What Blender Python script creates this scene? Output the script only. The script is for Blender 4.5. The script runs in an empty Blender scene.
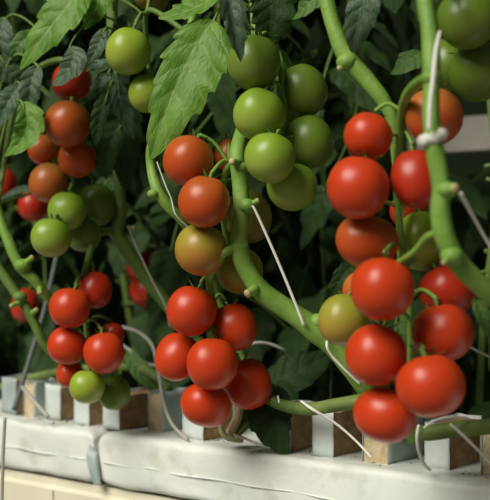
import bpy, bmesh, math, random
from mathutils import Vector, Matrix, noise

random.seed(7)
SC = bpy.context.scene
COL = SC.collection
PI = math.pi
F = 1140.0                      # focal length in pixels of the 490x500 frame
TOP = 0.765                     # height of the slab tops
H = TOP + 0.243                 # camera height


def P(px, py, Y):
    return Vector(((px - 245) / F * Y, Y, H - (py - 250) / F * Y))


E0 = Vector((0, 1.36, 0))       # slab front edge
DU = Vector((-0.79, 0.61, 0)).normalized()   # along the row, receding
DV = Vector((0.61, 0.79, 0)).normalized()    # into the row


def R(u, v, z):
    return E0 + DU * u + DV * v + Vector((0, 0, z))


def uv_of(p):
    q = Vector((p.x, p.y, 0)) - E0
    return q.dot(DU), q.dot(DV)


# ---------------------------------------------------------------- materials
def new_mat(name):
    m = bpy.data.materials.new(name)
    m.use_nodes = True
    nt = m.node_tree
    b = nt.nodes['Principled BSDF']
    return m, nt, b


def noise_mix(nt, vec, scale, c1, c2, detail=3.0, lo=0.35, hi=0.65):
    n = nt.nodes.new('ShaderNodeTexNoise')
    n.inputs['Scale'].default_value = scale
    n.inputs['Detail'].default_value = detail
    if vec is not None:
        nt.links.new(vec, n.inputs['Vector'])
    r = nt.nodes.new('ShaderNodeValToRGB')
    r.color_ramp.elements[0].position = lo
    r.color_ramp.elements[0].color = (*c1, 1)
    r.color_ramp.elements[1].position = hi
    r.color_ramp.elements[1].color = (*c2, 1)
    nt.links.new(n.outputs['Fac'], r.inputs['Fac'])
    return r.outputs['Color'], n


def simple(name, c1, c2, scale=20, rough=0.6, spec=0.4, bump=0.0, bscale=60, sss=0.0):
    m, nt, b = new_mat(name)
    tc = nt.nodes.new('ShaderNodeTexCoord')
    col, _ = noise_mix(nt, tc.outputs['Object'], scale, c1, c2)
    nt.links.new(col, b.inputs['Base Color'])
    b.inputs['Roughness'].default_value = rough
    b.inputs['Specular IOR Level'].default_value = spec
    if sss:
        b.inputs['Subsurface Weight'].default_value = sss
        b.inputs['Subsurface Radius'].default_value = (0.01, 0.006, 0.003)
        b.inputs['Subsurface Scale'].default_value = 0.5
    if bump:
        n = nt.nodes.new('ShaderNodeTexNoise')
        n.inputs['Scale'].default_value = bscale
        n.inputs['Detail'].default_value = 6
        nt.links.new(tc.outputs['Object'], n.inputs['Vector'])
        bp = nt.nodes.new('ShaderNodeBump')
        bp.inputs['Strength'].default_value = bump
        bp.inputs['Distance'].default_value = 0.004
        nt.links.new(n.outputs['Fac'], bp.inputs['Height'])
        nt.links.new(bp.outputs['Normal'], b.inputs['Normal'])
    return m


def tomato_mat(name, stem_c, mid_c, tip_c, rough=0.36):
    """skin colour runs from the stem end to the blossom end, a ripening pattern of the fruit"""
    m, nt, b = new_mat(name)
    tc = nt.nodes.new('ShaderNodeTexCoord')
    sep = nt.nodes.new('ShaderNodeSeparateXYZ')
    nt.links.new(tc.outputs['Object'], sep.inputs[0])
    n = nt.nodes.new('ShaderNodeTexNoise')
    n.inputs['Scale'].default_value = 1.3
    n.inputs['Detail'].default_value = 2
    nt.links.new(tc.outputs['Object'], n.inputs['Vector'])
    a = nt.nodes.new('ShaderNodeMath'); a.operation = 'MULTIPLY_ADD'
    nt.links.new(sep.outputs['Z'], a.inputs[0]); a.inputs[1].default_value = 0.38; a.inputs[2].default_value = 0.5
    s = nt.nodes.new('ShaderNodeMath'); s.operation = 'MULTIPLY_ADD'
    nt.links.new(n.outputs['Fac'], s.inputs[0]); s.inputs[1].default_value = 0.5
    nt.links.new(a.outputs[0], s.inputs[2])
    s2 = nt.nodes.new('ShaderNodeMath'); s2.operation = 'SUBTRACT'
    nt.links.new(s.outputs[0], s2.inputs[0]); s2.inputs[1].default_value = 0.25
    r = nt.nodes.new('ShaderNodeValToRGB')
    e = r.color_ramp.elements
    e[0].position = 0.18; e[0].color = (*tip_c, 1)
    e[1].position = 0.88; e[1].color = (*stem_c, 1)
    x = e.new(0.5); x.color = (*mid_c, 1)
    nt.links.new(s2.outputs[0], r.inputs['Fac'])
    nt.links.new(r.outputs['Color'], b.inputs['Base Color'])
    b.inputs['Roughness'].default_value = rough
    b.inputs['Specular IOR Level'].default_value = 0.45
    b.inputs['Subsurface Weight'].default_value = 0.12
    b.inputs['Subsurface Radius'].default_value = (0.012, 0.004, 0.002)
    b.inputs['Subsurface Scale'].default_value = 0.4
    fn = nt.nodes.new('ShaderNodeTexNoise')
    fn.inputs['Scale'].default_value = 9
    nt.links.new(tc.outputs['Object'], fn.inputs['Vector'])
    bp = nt.nodes.new('ShaderNodeBump')
    bp.inputs['Strength'].default_value = 0.05
    bp.inputs['Distance'].default_value = 0.002
    nt.links.new(fn.outputs['Fac'], bp.inputs['Height'])
    nt.links.new(bp.outputs['Normal'], b.inputs['Normal'])
    return m


def leaf_mat(name, base, alt, vein, trans=0.25, rough=0.5, spec=0.3):
    m, nt, b = new_mat(name)
    L = nt.links.new

    def math_(op, a, bb=None, c=None):
        n = nt.nodes.new('ShaderNodeMath'); n.operation = op
        for i, v in enumerate((a, bb, c)):
            if v is None:
                continue
            if isinstance(v, (int, float)):
                n.inputs[i].default_value = v
            else:
                L(v, n.inputs[i])
        return n.outputs[0]
    uv = nt.nodes.new('ShaderNodeUVMap')
    sep = nt.nodes.new('ShaderNodeSeparateXYZ')
    L(uv.outputs[0], sep.inputs[0])
    tc = nt.nodes.new('ShaderNodeTexCoord')
    wob = nt.nodes.new('ShaderNodeTexNoise'); wob.inputs['Scale'].default_value = 6
    L(uv.outputs[0], wob.inputs['Vector'])
    mm = math_('ABSOLUTE', math_('MULTIPLY_ADD', sep.outputs['X'], 2.0, -1.0))
    t = sep.outputs['Y']
    q = math_('MULTIPLY_ADD', math_('MULTIPLY_ADD', mm, -0.17, t), 5.5, math_('MULTIPLY', wob.outputs['Fac'], 0.5))
    fr = math_('ABSOLUTE', math_('SUBTRACT', math_('FRACT', q), 0.5))          # 0 at a lateral vein
    lat = math_('SUBTRACT', 1.0, math_('MINIMUM', math_('MULTIPLY', fr, 13.0), 1.0))
    mid = math_('SUBTRACT', 1.0, math_('MINIMUM', math_('MULTIPLY', mm, 16.0), 1.0))
    v = math_('MAXIMUM', math_('MULTIPLY', lat, 0.6), mid)
    col, _ = noise_mix(nt, tc.outputs['Object'], 30, base, alt)
    mx = nt.nodes.new('ShaderNodeMix'); mx.data_type = 'RGBA'
    L(math_('MULTIPLY', v, 0.7), mx.inputs[0]); L(col, mx.inputs[6]); mx.inputs[7].default_value = (*vein, 1)
    L(mx.outputs[2], b.inputs['Base Color'])
    b.inputs['Roughness'].default_value = rough
    b.inputs['Specular IOR Level'].default_value = spec
    vo = nt.nodes.new('ShaderNodeTexVoronoi'); vo.inputs['Scale'].default_value = 24
    L(uv.outputs[0], vo.inputs['Vector'])
    h = math_('ADD', math_('SINE', math_('MULTIPLY', fr, 3.1)), math_('MULTIPLY', vo.outputs['Distance'], -0.5))
    bp = nt.nodes.new('ShaderNodeBump')
    bp.inputs['Strength'].default_value = 0.4
    bp.inputs['Distance'].default_value = 0.0025
    L(h, bp.inputs['Height'])
    L(bp.outputs['Normal'], b.inputs['Normal'])
    tr = nt.nodes.new('ShaderNodeBsdfTranslucent')
    L(mx.outputs[2], tr.inputs['Color'])
    ms = nt.nodes.new('ShaderNodeMixShader'); ms.inputs[0].default_value = trans
    out = nt.nodes['Material Output']
    L(b.outputs[0], ms.inputs[1]); L(tr.outputs[0], ms.inputs[2]); L(ms.outputs[0], out.inputs['Surface'])
    return m


RED = (0.66, 0.030, 0.012)
M = {}
M['red'] = tomato_mat('ripe red skin', (0.51, 0.048, 0.008), (0.57, 0.046, 0.008), (0.59, 0.050, 0.009))
M['redor'] = tomato_mat('red orange skin', (0.42, 0.10, 0.013), (0.49, 0.085, 0.012), (0.53, 0.070, 0.011))
M['rust'] = tomato_mat('rust skin', (0.30, 0.10, 0.014), (0.40, 0.085, 0.013), (0.46, 0.075, 0.012))
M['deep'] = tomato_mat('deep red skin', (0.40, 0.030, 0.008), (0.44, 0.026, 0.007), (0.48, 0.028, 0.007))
M['orange'] = tomato_mat('orange skin', (0.42, 0.16, 0.025), (0.52, 0.13, 0.022), (0.56, 0.08, 0.018))
M['brown'] = tomato_mat('brownish orange skin', (0.30, 0.16, 0.03), (0.42, 0.13, 0.025), (0.50, 0.10, 0.022))
M['turning'] = tomato_mat('turning skin', (0.28, 0.30, 0.03), (0.38, 0.28, 0.035), (0.44, 0.17, 0.03))
M['yellow'] = tomato_mat('yellow green skin', (0.26, 0.30, 0.03), (0.34, 0.31, 0.04), (0.40, 0.26, 0.04))
M['olive'] = tomato_mat('olive skin', (0.20, 0.21, 0.025), (0.22, 0.22, 0.03), (0.24, 0.19, 0.03))
M['lime'] = tomato_mat('lime green skin', (0.24, 0.38, 0.03), (0.30, 0.42, 0.035), (0.36, 0.44, 0.06))
M['green'] = tomato_mat('light green skin', (0.17, 0.32, 0.022), (0.24, 0.38, 0.035), (0.32, 0.42, 0.07))
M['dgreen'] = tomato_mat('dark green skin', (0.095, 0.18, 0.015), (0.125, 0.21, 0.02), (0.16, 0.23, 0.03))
M['calyx'] = simple('calyx green', (0.10, 0.20, 0.03), (0.16, 0.28, 0.06), 40, 0.6)
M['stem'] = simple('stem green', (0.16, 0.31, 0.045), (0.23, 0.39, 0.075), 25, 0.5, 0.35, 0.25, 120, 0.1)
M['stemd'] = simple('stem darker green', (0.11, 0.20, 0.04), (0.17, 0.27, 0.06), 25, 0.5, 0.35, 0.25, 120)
M['stemold'] = simple('old stem', (0.09, 0.16, 0.035), (0.19, 0.25, 0.07), 30, 0.6, 0.3, 0.4, 90)
M['palepeel'] = simple('pale dried peel', (0.36, 0.38, 0.18), (0.52, 0.50, 0.28), 60, 0.7, 0.3, 0.4, 90)
M['scar'] = simple('cut scar', (0.62, 0.52, 0.30), (0.45, 0.33, 0.18), 60, 0.7)
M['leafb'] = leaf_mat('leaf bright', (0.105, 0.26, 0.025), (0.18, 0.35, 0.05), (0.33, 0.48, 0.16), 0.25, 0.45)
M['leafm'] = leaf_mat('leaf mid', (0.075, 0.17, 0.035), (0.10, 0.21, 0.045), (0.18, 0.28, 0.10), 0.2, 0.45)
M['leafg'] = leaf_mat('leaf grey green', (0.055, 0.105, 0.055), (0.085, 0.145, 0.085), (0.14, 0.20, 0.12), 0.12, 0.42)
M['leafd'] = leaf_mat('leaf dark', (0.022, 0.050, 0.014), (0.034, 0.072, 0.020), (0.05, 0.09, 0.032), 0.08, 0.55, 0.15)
M['twine'] = simple('white twine', (0.88, 0.87, 0.80), (0.80, 0.79, 0.72), 80, 0.7)
M['tube'] = simple('grey white tube', (0.47, 0.46, 0.40), (0.36, 0.36, 0.31), 30, 0.45)
M['clip'] = simple('white clip', (0.80, 0.80, 0.74), (0.62, 0.62, 0.55), 50, 0.5)
M['steel'] = simple('galvanised', (0.12, 0.14, 0.13), (0.09, 0.11, 0.10), 30, 0.5)
M['soil'] = simple('crumbs', (0.10, 0.075, 0.05), (0.20, 0.15, 0.10), 90, 0.9)
M['wool'] = simple('rockwool brown', (0.36, 0.21, 0.10), (0.52, 0.35, 0.19), 45, 0.95, 0.1, 0.9, 150)
M['wooltan'] = simple('rockwool tan', (0.55, 0.44, 0.26), (0.68, 0.57, 0.38), 45, 0.95, 0.1, 0.7, 150)
M['bfilm'] = simple('block film', (0.60, 0.68, 0.67), (0.72, 0.78, 0.76), 30, 0.4, 0.5, 0.35, 70)
M['bfilmg'] = simple('block film grey', (0.34, 0.41, 0.41), (0.44, 0.51, 0.50), 30, 0.4, 0.5, 0.35, 70)
M['cream'] = simple('cream steel gutter', (0.74, 0.70, 0.55), (0.80, 0.76, 0.62), 8, 0.5)
M['floor'] = simple('ground cloth', (0.16, 0.16, 0.14), (0.22, 0.22, 0.19), 5, 0.8)
M['wall'] = simple('dark green backdrop', (0.010, 0.016, 0.008), (0.016, 0.024, 0.010), 3, 0.95, 0.05)  # for the added backdrop that keeps gaps in the foliage dark
M['beam'] = simple('pale painted beam', (0.74, 0.71, 0.62), (0.66, 0.63, 0.55), 10, 0.6)
M['ink'] = simple('green print', (0.03, 0.20, 0.10), (0.04, 0.24, 0.12), 30, 0.6)


def film_mat():
    m, nt, b = new_mat('white film')
    L = nt.links.new
    tc = nt.nodes.new('ShaderNodeTexCoord')
    col, _ = noise_mix(nt, tc.outputs['Object'], 9, (0.72, 0.77, 0.72), (0.81, 0.84, 0.79), 4)
    dirt, n2 = noise_mix(nt, tc.outputs['Object'], 26, (0.62, 0.60, 0.50), (1, 1, 1), 6, 0.30, 0.46)
    mx = nt.nodes.new('ShaderNodeMix'); mx.data_type = 'RGBA'; mx.blend_type = 'MULTIPLY'
    mx.inputs[0].default_value = 0.55
    L(col, mx.inputs[6]); L(dirt, mx.inputs[7]); L(mx.outputs[2], b.inputs['Base Color'])
    b.inputs['Roughness'].default_value = 0.42
    n = nt.nodes.new('ShaderNodeTexNoise'); n.inputs['Scale'].default_value = 22; n.inputs['Detail'].default_value = 5
    n.inputs['Distortion'].default_value = 1.2
    L(tc.outputs['Object'], n.inputs['Vector'])
    bp = nt.nodes.new('ShaderNodeBump'); bp.inputs['Strength'].default_value = 0.30; bp.inputs['Distance'].default_value = 0.006
    L(n.outputs['Fac'], bp.inputs['Height']); L(bp.outputs['Normal'], b.inputs['Normal'])
    return m


M['film'] = film_mat()


# ---------------------------------------------------------------- object helpers
def thing(name, label, cat, loc, group=None):
    o = bpy.data.objects.new(name, None)
    COL.objects.link(o)
    o.location = loc
    o.empty_display_size = 0.02
    o['label'] = label
    o['category'] = cat
    if group:
        o['group'] = group
    return o


def tag(o, label, cat, group=None):
    o['label'] = label
    o['category'] = cat
    if group:
        o['group'] = group
    return o


class MB:
    def __init__(self):
        self.v, self.f, self.uv, self.mi = [], [], [], []

    def add(self, verts, faces, uvs=None, mi=0):
        b = len(self.v)
        self.v += [Vector(x) for x in verts]
        for f in faces:
            self.f.append(tuple(b + i for i in f))
            self.mi.append(mi)
        self.uv += uvs if uvs else [(0.5, 0.5)] * len(verts)
        return self

    def build(self, name, mats, parent=None, origin=None, smooth=True):
        o0 = Vector(parent_world(parent)) if parent is not None else Vector((0, 0, 0))
        org = Vector(origin) if origin is not None else o0
        me = bpy.data.meshes.new(name)
        me.from_pydata([v - org for v in self.v], [], self.f)
        ul = me.uv_layers.new(name='UVMap')
        for lp in me.loops:
            ul.data[lp.index].uv = self.uv[lp.vertex_index]
        for m in (mats if isinstance(mats, (list, tuple)) else [mats]):
            me.materials.append(m)
        for p, i in zip(me.polygons, self.mi):
            p.use_smooth = smooth
            p.material_index = i
        o = bpy.data.objects.new(name, me)
        COL.objects.link(o)
        if parent is not None:
            o.parent = parent
        o.location = org - o0
        return o


def parent_world(p):
    w = Vector((0, 0, 0))
    while p is not None:
        w = w + p.location
        p = p.parent
    return w


def smooth_path(pts, rs, n=8):
    """Catmull-Rom"""
    out, rr = [], []
    k = len(pts)
    for i in range(k - 1):
        p0, p1, p2, p3 = pts[max(i - 1, 0)], pts[i], pts[i + 1], pts[min(i + 2, k - 1)]
        for j in range(n):
            t = j / n
            out.append(0.5 * ((2 * p1) + (p2 - p0) * t + (2 * p0 - 5 * p1 + 4 * p2 - p3) * t * t + (3 * p1 - p0 - 3 * p2 + p3) * t ** 3))
            rr.append(rs[i] * (1 - t) + rs[i + 1] * t)
    out.append(pts[-1]); rr.append(rs[-1])
    return out, rr


def add_tube(mb, pts, rs, sides=10, n=8, lump=0.0, mi=0, seed=0, raw=False):
    if not raw:
        pts, rs = smooth_path(pts, rs, n)
    vs, fs = [], []
    up = Vector((0, 1, 0))
    k = len(pts)
    for i, p in enumerate(pts):
        t = (pts[min(i + 1, k - 1)] - pts[max(i - 1, 0)])
        t = t.normalized() if t.length > 1e-9 else Vector((0, 0, 1))
        a = t.cross(up)
        if a.length < 0.05:
            a = t.cross(Vector((1, 0, 0)))
        a.normalize()
        b = t.cross(a).normalized()
        for s in range(sides):
            an = 2 * PI * s / sides
            r = rs[i]
            if lump:
                q = p * 45 + Vector((math.cos(an), math.sin(an), seed))
                r *= 1 + lump * noise.noise(q) + 0.04 * math.cos(an * 5)
            vs.append(p + a * (r * math.cos(an)) + b * (r * math.sin(an)))
    for i in range(k - 1):
        for s in range(sides):
            s2 = (s + 1) % sides
            fs.append((i * sides + s, i * sides + s2, (i + 1) * sides + s2, (i + 1) * sides + s))
    c0 = len(vs); vs.append(pts[0]); c1 = len(vs); vs.append(pts[-1])
    for s in range(sides):
        s2 = (s + 1) % sides
        fs.append((c0, s2, s)); fs.append((c1, (k - 1) * sides + s, (k - 1) * sides + s2))
    mb.add(vs, fs, None, mi)
    return mb


def ptube(mb, spec, **kw):
    """spec: (px, py, Y, r_px)"""
    return add_tube(mb, [P(a, b, c) for a, b, c, r in spec], [r / F * c for a, b, c, r in spec], **kw)


def add_ball(mb, c, r, sc=(1, 1, 1), seg=10, rings=7, mi=0):
    vs, fs = [], []
    for i in range(rings + 1):
        th = PI * i / rings
        for s in range(seg):
            ph = 2 * PI * s / seg
            vs.append(Vector(c) + Vector((r * sc[0] * math.sin(th) * math.cos(ph), r * sc[1] * math.sin(th) * math.sin(ph), r * sc[2] * math.cos(th))))
    for i in range(rings):
        for s in range(seg):
            s2 = (s + 1) % seg
            fs.append((i * seg + s, (i + 1) * seg + s, (i + 1) * seg + s2, i * seg + s2))
    mb.add(vs, fs, None, mi)


def leaflet(mb, base, mid, tip, N, wl, wr, fl=0.3, fr=0.3, teeth=6, depth=0.28, seed=0, nt=42, ns=5, ripple=0.05, mi=0, peak=0.5):
    """a toothed leaf blade along base-mid-tip; N: the way its face looks; wl, wr: half widths; fl, fr: angle each half folds towards N"""
    rnd = random.Random(seed)
    ctl = 2 * mid - (base + tip) / 2
    length = (mid - base).length + (tip - mid).length
    nrm = (peak / (peak + 0.8)) ** peak * (0.8 / (peak + 0.8)) ** 0.8
    ph1, ph2 = rnd.random() * 6, rnd.random() * 6
    vs, uvs, fs = [], [], []
    cols = 2 * ns + 1
    for i in range(nt + 1):
        t = i / nt
        c = base * (1 - t) ** 2 + ctl * (2 * t * (1 - t)) + tip * t * t
        T = (ctl - base) * (2 * (1 - t)) + (tip - ctl) * (2 * t)
        T.normalize()
        Nn = (N - T * N.dot(T)).normalized()
        S = T.cross(Nn).normalized()
        tt = min(max(t, 0.0), 1.0)
        prof = (tt ** peak) * ((1 - tt) ** 0.8) / nrm
        for j in range(cols):
            s = (j - ns) / ns
            side = -1 if s < 0 else 1
            m = abs(s)
            w = wl if s < 0 else wr
            fold = fl if s < 0 else fr
            phs = (tt * teeth + (0.5 if s < 0 else 0.0) + ph1) % 1.0
            saw = phs if phs < 0.82 else (1 - phs) / 0.18 * 0.82
            hw = w * prof * (1 - 0.6 * depth + 0.6 * depth * saw / 0.82)
            d = S * side * math.cos(fold) + Nn * math.sin(fold)
            off = ripple * w * (math.sin(tt * teeth * PI * 1.3 + ph2 + side) * m * m + 0.7 * math.sin(m * PI) * math.sin(tt * 9 + ph1))
            curl = -0.18 * w * m * m * m
            p = c + d * (hw * m) + Nn * (off * (0.25 + prof * 0.75) + curl * prof) + T * (length * 0.045 * m * m * prof * (0.4 + saw))
            vs.append(p)
            uvs.append((0.5 + 0.5 * s, t))
    for i in range(nt):
        for j in range(cols - 1):
            a = i * cols + j
            fs.append((a, a + 1, a + cols + 1, a + cols))
    mb.add(vs, fs, uvs, mi)


CAM = Vector((0, 0, H))


def px_leaf(parent, spec, wl, wr, mat, fl=0.35, fr=0.35, teeth=6, depth=0.28, seed=0, tilt=(0, 0, 0.0), stalk=None, ripple=0.06, peak=0.5):
    """spec: three (px, py, Y) along the midrib. The blade looks to the aisle, turned by tilt"""
    b, m, t = [P(*s) for s in spec]
    Ym = spec[1][2]
    N = (Vector((0, -1, 0.35)) + Vector(tilt)).normalized()
    mb = MB()
    leaflet(mb, b, m, t, N, wl / F * Ym / math.cos(fl), wr / F * Ym / math.cos(fr), fl, fr, teeth, depth, seed, ripple=ripple, peak=peak)
    o = mb.build('leaf', M[mat], parent, origin=b)
    if stalk:
        sb = MB()
        add_tube(sb, [P(*s[:3]) for s in stalk] + [b, b * 0.35 + m * 0.65 - N * 0.0012], [s[3] * 0.62 / F * s[2] for s in stalk] + [stalk[-1][3] * 0.55 / F * spec[0][2], 0.0005], sides=8)
        s_ = sb.build('leaf_stalk', M['stemd'], o)
    return o


# ---------------------------------------------------------------- the setting
def box_mesh(x0, x1, y0, y1, z0, z1):
    v = [(x, y, z) for x in (x0, x1) for y in (y0, y1) for z in (z0, z1)]
    f = [(0, 1, 3, 2), (4, 6, 7, 5), (0, 4, 5, 1), (2, 3, 7, 6), (0, 2, 6, 4), (1, 5, 7, 3)]
    return v, f


def struct(name, mb, mat):
    o = mb.build(name, mat, smooth=False)
    o['kind'] = 'structure'
    return o


struct('floor', MB().add(*box_mesh(-5, 5, -3, 5.2, -0.05, 0.0)), M['floor'])
struct('backdrop_back', MB().add(*box_mesh(-5, 5, 5.0, 5.1, 0.0, 3.2)), M['wall'])  # added dark backdrop, hides the bright sky between the leaves
struct('backdrop_right', MB().add(*box_mesh(4.0, 4.1, 1.5, 5.0, 0.0, 3.2)), M['wall'])  # side piece of the added dark backdrop
struct('backdrop_left', MB().add(*box_mesh(-4.1, -4.0, 2.5, 5.0, 0.0, 3.2)), M['wall'])  # other side of the added dark backdrop


# ---------------------------------------------------------------- gutter and slabs
def extrude_uv(mb, prof, u0, u1, n=1, mi=0):
    """prof: (v, z) outline, run along the row"""
    k = len(prof)
    vs, fs = [], []
    for i in range(n + 1):
        u = u0 + (u1 - u0) * i / n
        for v, z in prof:
            vs.append(R(u, v, z))
    for i in range(n):
        for j in range(k):
            j2 = (j + 1) % k
            fs.append((i * k + j, i * k + j2, (i + 1) * k + j2, (i + 1) * k + j))
    fs.append(tuple(range(k))[::-1]); fs.append(tuple(n * k + j for j in range(k)))
    mb.add(vs, fs, None, mi)


zb = TOP - 0.071
g = thing('growing_gutter', 'long cream metal gutter carrying the white growing slabs', 'gutter', R(0, 0.08, 0))
mb = MB()
# open trough: front lip, front wall, floor, back wall
extrude_uv(mb, [(0.010, zb - 0.001), (0.010, zb - 0.012), (0.004, zb - 0.016), (0.004, zb - 0.14), (0.164, zb - 0.14),
                (0.164, zb + 0.02), (0.160, zb + 0.02), (0.160, zb - 0.002), (0.011, zb - 0.002)], -1.2, 2.6, 1)
mb.build('trough', M['cream'], g, smooth=False)
for u in (0.222, 0.335, -0.1, -0.5, 0.8, 1.3):
    mb = MB()
    extrude_uv(mb, [(0.0010, zb - 0.016), (0.0010, zb - 0.139), (0.004, zb - 0.139), (0.004, zb - 0.016)], u, u + 0.012)
    mb.build('joint_strap', M['cream'], g, smooth=False)
for u in (-0.9, 0.3, 1.5, 2.4):
    mb = MB()
    add_tube(mb, [R(u, 0.08, 0.0), R(u, 0.08, zb - 0.14)], [0.02, 0.02], sides=12, raw=True)
    mb.build('support_post', M['steel'], g)


def slab(u0, u1, label, seed):
    rnd = random.Random(seed)
    n = 90
    ring = []
    w, hgt, rc = 0.155, 0.071, 0.009
    # rounded rectangle, v 0..w, z 0..h
    per = []
    for (cx, cz, a0) in ((w - rc, hgt - rc, 0), (rc, hgt - rc, 90), (rc, rc, 180), (w - rc, rc, 270)):
        for k in range(5):
            a = math.radians(a0 + 90 * k / 4)
            per.append((cx + rc * math.cos(a), cz + rc * math.sin(a)))
    pts = []
    for a, b in zip(per, per[1:] + per[:1]):
        L = math.hypot(b[0] - a[0], b[1] - a[1])
        m = max(1, int(L / 0.008))
        for k in range(m):
            pts.append((a[0] + (b[0] - a[0]) * k / m, a[1] + (b[1] - a[1]) * k / m))
    vs, fs = [], []
    K = len(pts)
    for i in range(n + 1):
        t = i / n
        tt = 0.5 - 0.5 * math.cos(PI * t) if True else t
        u = u0 + (u1 - u0) * tt
        e = min(u - u0, u1 - u)
        sq = 1.0 if e > 0.018 else (0.72 + 0.28 * math.sqrt(max(0, 1 - (1 - e / 0.018) ** 2)))
        for (v, z) in pts:
            zz = hgt * 0.5 + (z - hgt * 0.5) * sq
            vv = w * 0.5 + (v - w * 0.5) * (0.94 + 0.06 * sq)
            q = Vector((u * 14, v * 16, z * 22 + seed))
            d = 0.0035 * noise.noise(q) + 0.0016 * noise.noise(q * 3.1)
            if zz < 0.01:                                  # sagging bottom hem
                zz += 0.002 + 0.003 * noise.noise(Vector((u * 18, seed, 3)))
            if v < 0.02:
                vv += d
            if z > hgt - 0.012:
                zz += min(d, 0.001)
            vs.append(R(u, vv, zb + 0.001 + max(zz, 0.0)))
    for i in range(n):
        for j in range(K):
            j2 = (j + 1) % K
            fs.append((i * K + j, i * K + j2, (i + 1) * K + j2, (i + 1) * K + j))
    fs.append(tuple(range(K))[::-1]); fs.append(tuple(n * K + j for j in range(K)))
    root = thing('growing_slab', label, 'growing slab', R((u0 + u1) / 2, w / 2, zb), 'white growing slabs along the gutter')
    mb = MB(); mb.add(vs, fs)
    mb.build('film_sleeve', M['film'], root)
    # welded seam along the front
    mb = MB()
    pth = [R(u0 + 0.012 + (u1 - u0 - 0.024) * k / 60, -0.0006 + 0.001 * noise.noise(Vector((k * .5, seed, 0))), zb + 0.034 + 0.002 * noise.noise(Vector((k * .3, seed, 5)))) for k in range(61)]
    add_tube(mb, pth, [0.0011] * 61, sides=6, raw=True)
    mb.build('seam', M['film'], root)
    return root


s_near = slab(-0.76, 0.247, 'long white film growing slab under the tan rockwool blocks and ripe red clusters', 1)
s_far = slab(0.256, 1.26, 'white film growing slab beyond the folded joint, under the lowest green tomatoes', 2)
# gathered film end at the joint
mb = MB()
for k in range(4):
    o_ = 0.0035 * k
    add_tube(mb, [R(0.263 - o_ * 1.2, 0.004, TOP - 0.016 - o_), R(0.259 - o_, -0.003, TOP - 0.030), R(0.254 - o_, -0.0045, TOP - 0.048), R(0.247 - o_ * 0.8, -0.004, zb + 0.004)],
             [0.002, 0.0042, 0.0036, 0.002], sides=8)
mb.build('gathered_end', M['bfilmg'], s_near)
# printed green mark on the nearer slab's film
mb = MB()
for k, du in enumerate((0, 0.006)):
    extrude_uv(mb, [(-0.0050, zb + 0.030), (-0.0056, zb + 0.030), (-0.0056, zb + 0.042 - 0.004 * k), (-0.0050, zb + 0.042 - 0.004 * k)], -0.305 - du, -0.303 - du)
mb.build('printed_mark', M['ink'], s_near, smooth=False)


# ---------------------------------------------------------------- rockwool blocks on the slab
def base_pt(px, py):
    Y = (H - TOP) * F / (py - 250)
    return P(px, py, Y)


def block(px, py, w, dep, hgt, label, flip=False, wool='wool', film='bfilm', seed=0):
    """px, py: the front corner at the camera's side, on the slab"""
    c = base_pt(px, py)
    u, v = uv_of(c)
    root = thing('rockwool_block', label, 'rockwool block', R(u + w / 2, v + dep / 2, TOP + 0.0015), 'rockwool blocks standing on the slab')
    z0, z1 = TOP + 0.0015, TOP + 0.0015 + hgt
    bm = bmesh.new()
    bmesh.ops.create_cube(bm, size=1)
    bmesh.ops.subdivide_edges(bm, edges=bm.edges[:], cuts=5, use_grid_fill=True)
    mb = MB()
    vs = []
    for q in bm.verts:
        x, y, z = q.co
        k = noise.noise(Vector((x * 4 + seed, y * 4, z * 4))) * 0.0018
        vs.append(R(u + w / 2 + x * (w - 0.002) + k, v + dep / 2 + y * (dep - 0.002) + k, z0 + (z + .5) * (hgt - 0.001) + (k if z > 0.4 else 0)))
    bm.verts.index_update()
    mb.add(vs, [[q.index for q in f.verts] for f in bm.faces])
    bm.free()
    mb.build('wool_core', M[wool], root, smooth=False)
    # film wrapped round the block, open on one face
    a, b = (u, v), (u + w, v)
    cc, d = (u + w, v + dep), (u, v + dep)
    path = [a, b, cc, d] if not flip else [b, (u + w, v + dep), d, (u, v)]
    if not flip:
        path = [(u - 0.0005, v - 0.0012), (u + w + 0.0012, v - 0.0012), (u + w + 0.0012, v + dep + 0.0012), (u - 0.0005, v + dep + 0.0012)]
    else:
        path = [(u - 0.0012, v - 0.0005), (u - 0.0012, v + dep + 0.0012), (u + w + 0.0012, v + dep + 0.0012), (u + w + 0.0012, v + 0.0)]
    vs, fs = [], []
    seg = []
    for p, q in zip(path, path[1:]):
        for k in range(8):
            seg.append((p[0] + (q[0] - p[0]) * k / 8, p[1] + (q[1] - p[1]) * k / 8))
    seg.append(path[-1])
    nz = 6
    for (uu, vv) in seg:
        for k in range(nz + 1):
            z = z0 + (hgt + 0.003) * k / nz
            q = noise.noise(Vector((uu * 90 + seed, vv * 90, z * 60))) * 0.0008
            vs.append(R(uu + (q if uu > u + w / 2 else -q), vv - abs(q), z + (noise.noise(Vector((uu * 70, vv * 70, seed))) * 0.002 if k == nz else 0)))
    for i in range(len(seg) - 1):
        for k in range(nz):
            fs.append((i * (nz + 1) + k, i * (nz + 1) + k + 1, (i + 1) * (nz + 1) + k + 1, (i + 1) * (nz + 1) + k))
    mb = MB(); mb.add(vs, fs)
    o = mb.build('film_wrap', M[film], root, smooth=True)
    sd = o.modifiers.new('thick', 'SOLIDIFY'); sd.thickness = 0.0006; sd.offset = 1
    return root


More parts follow.
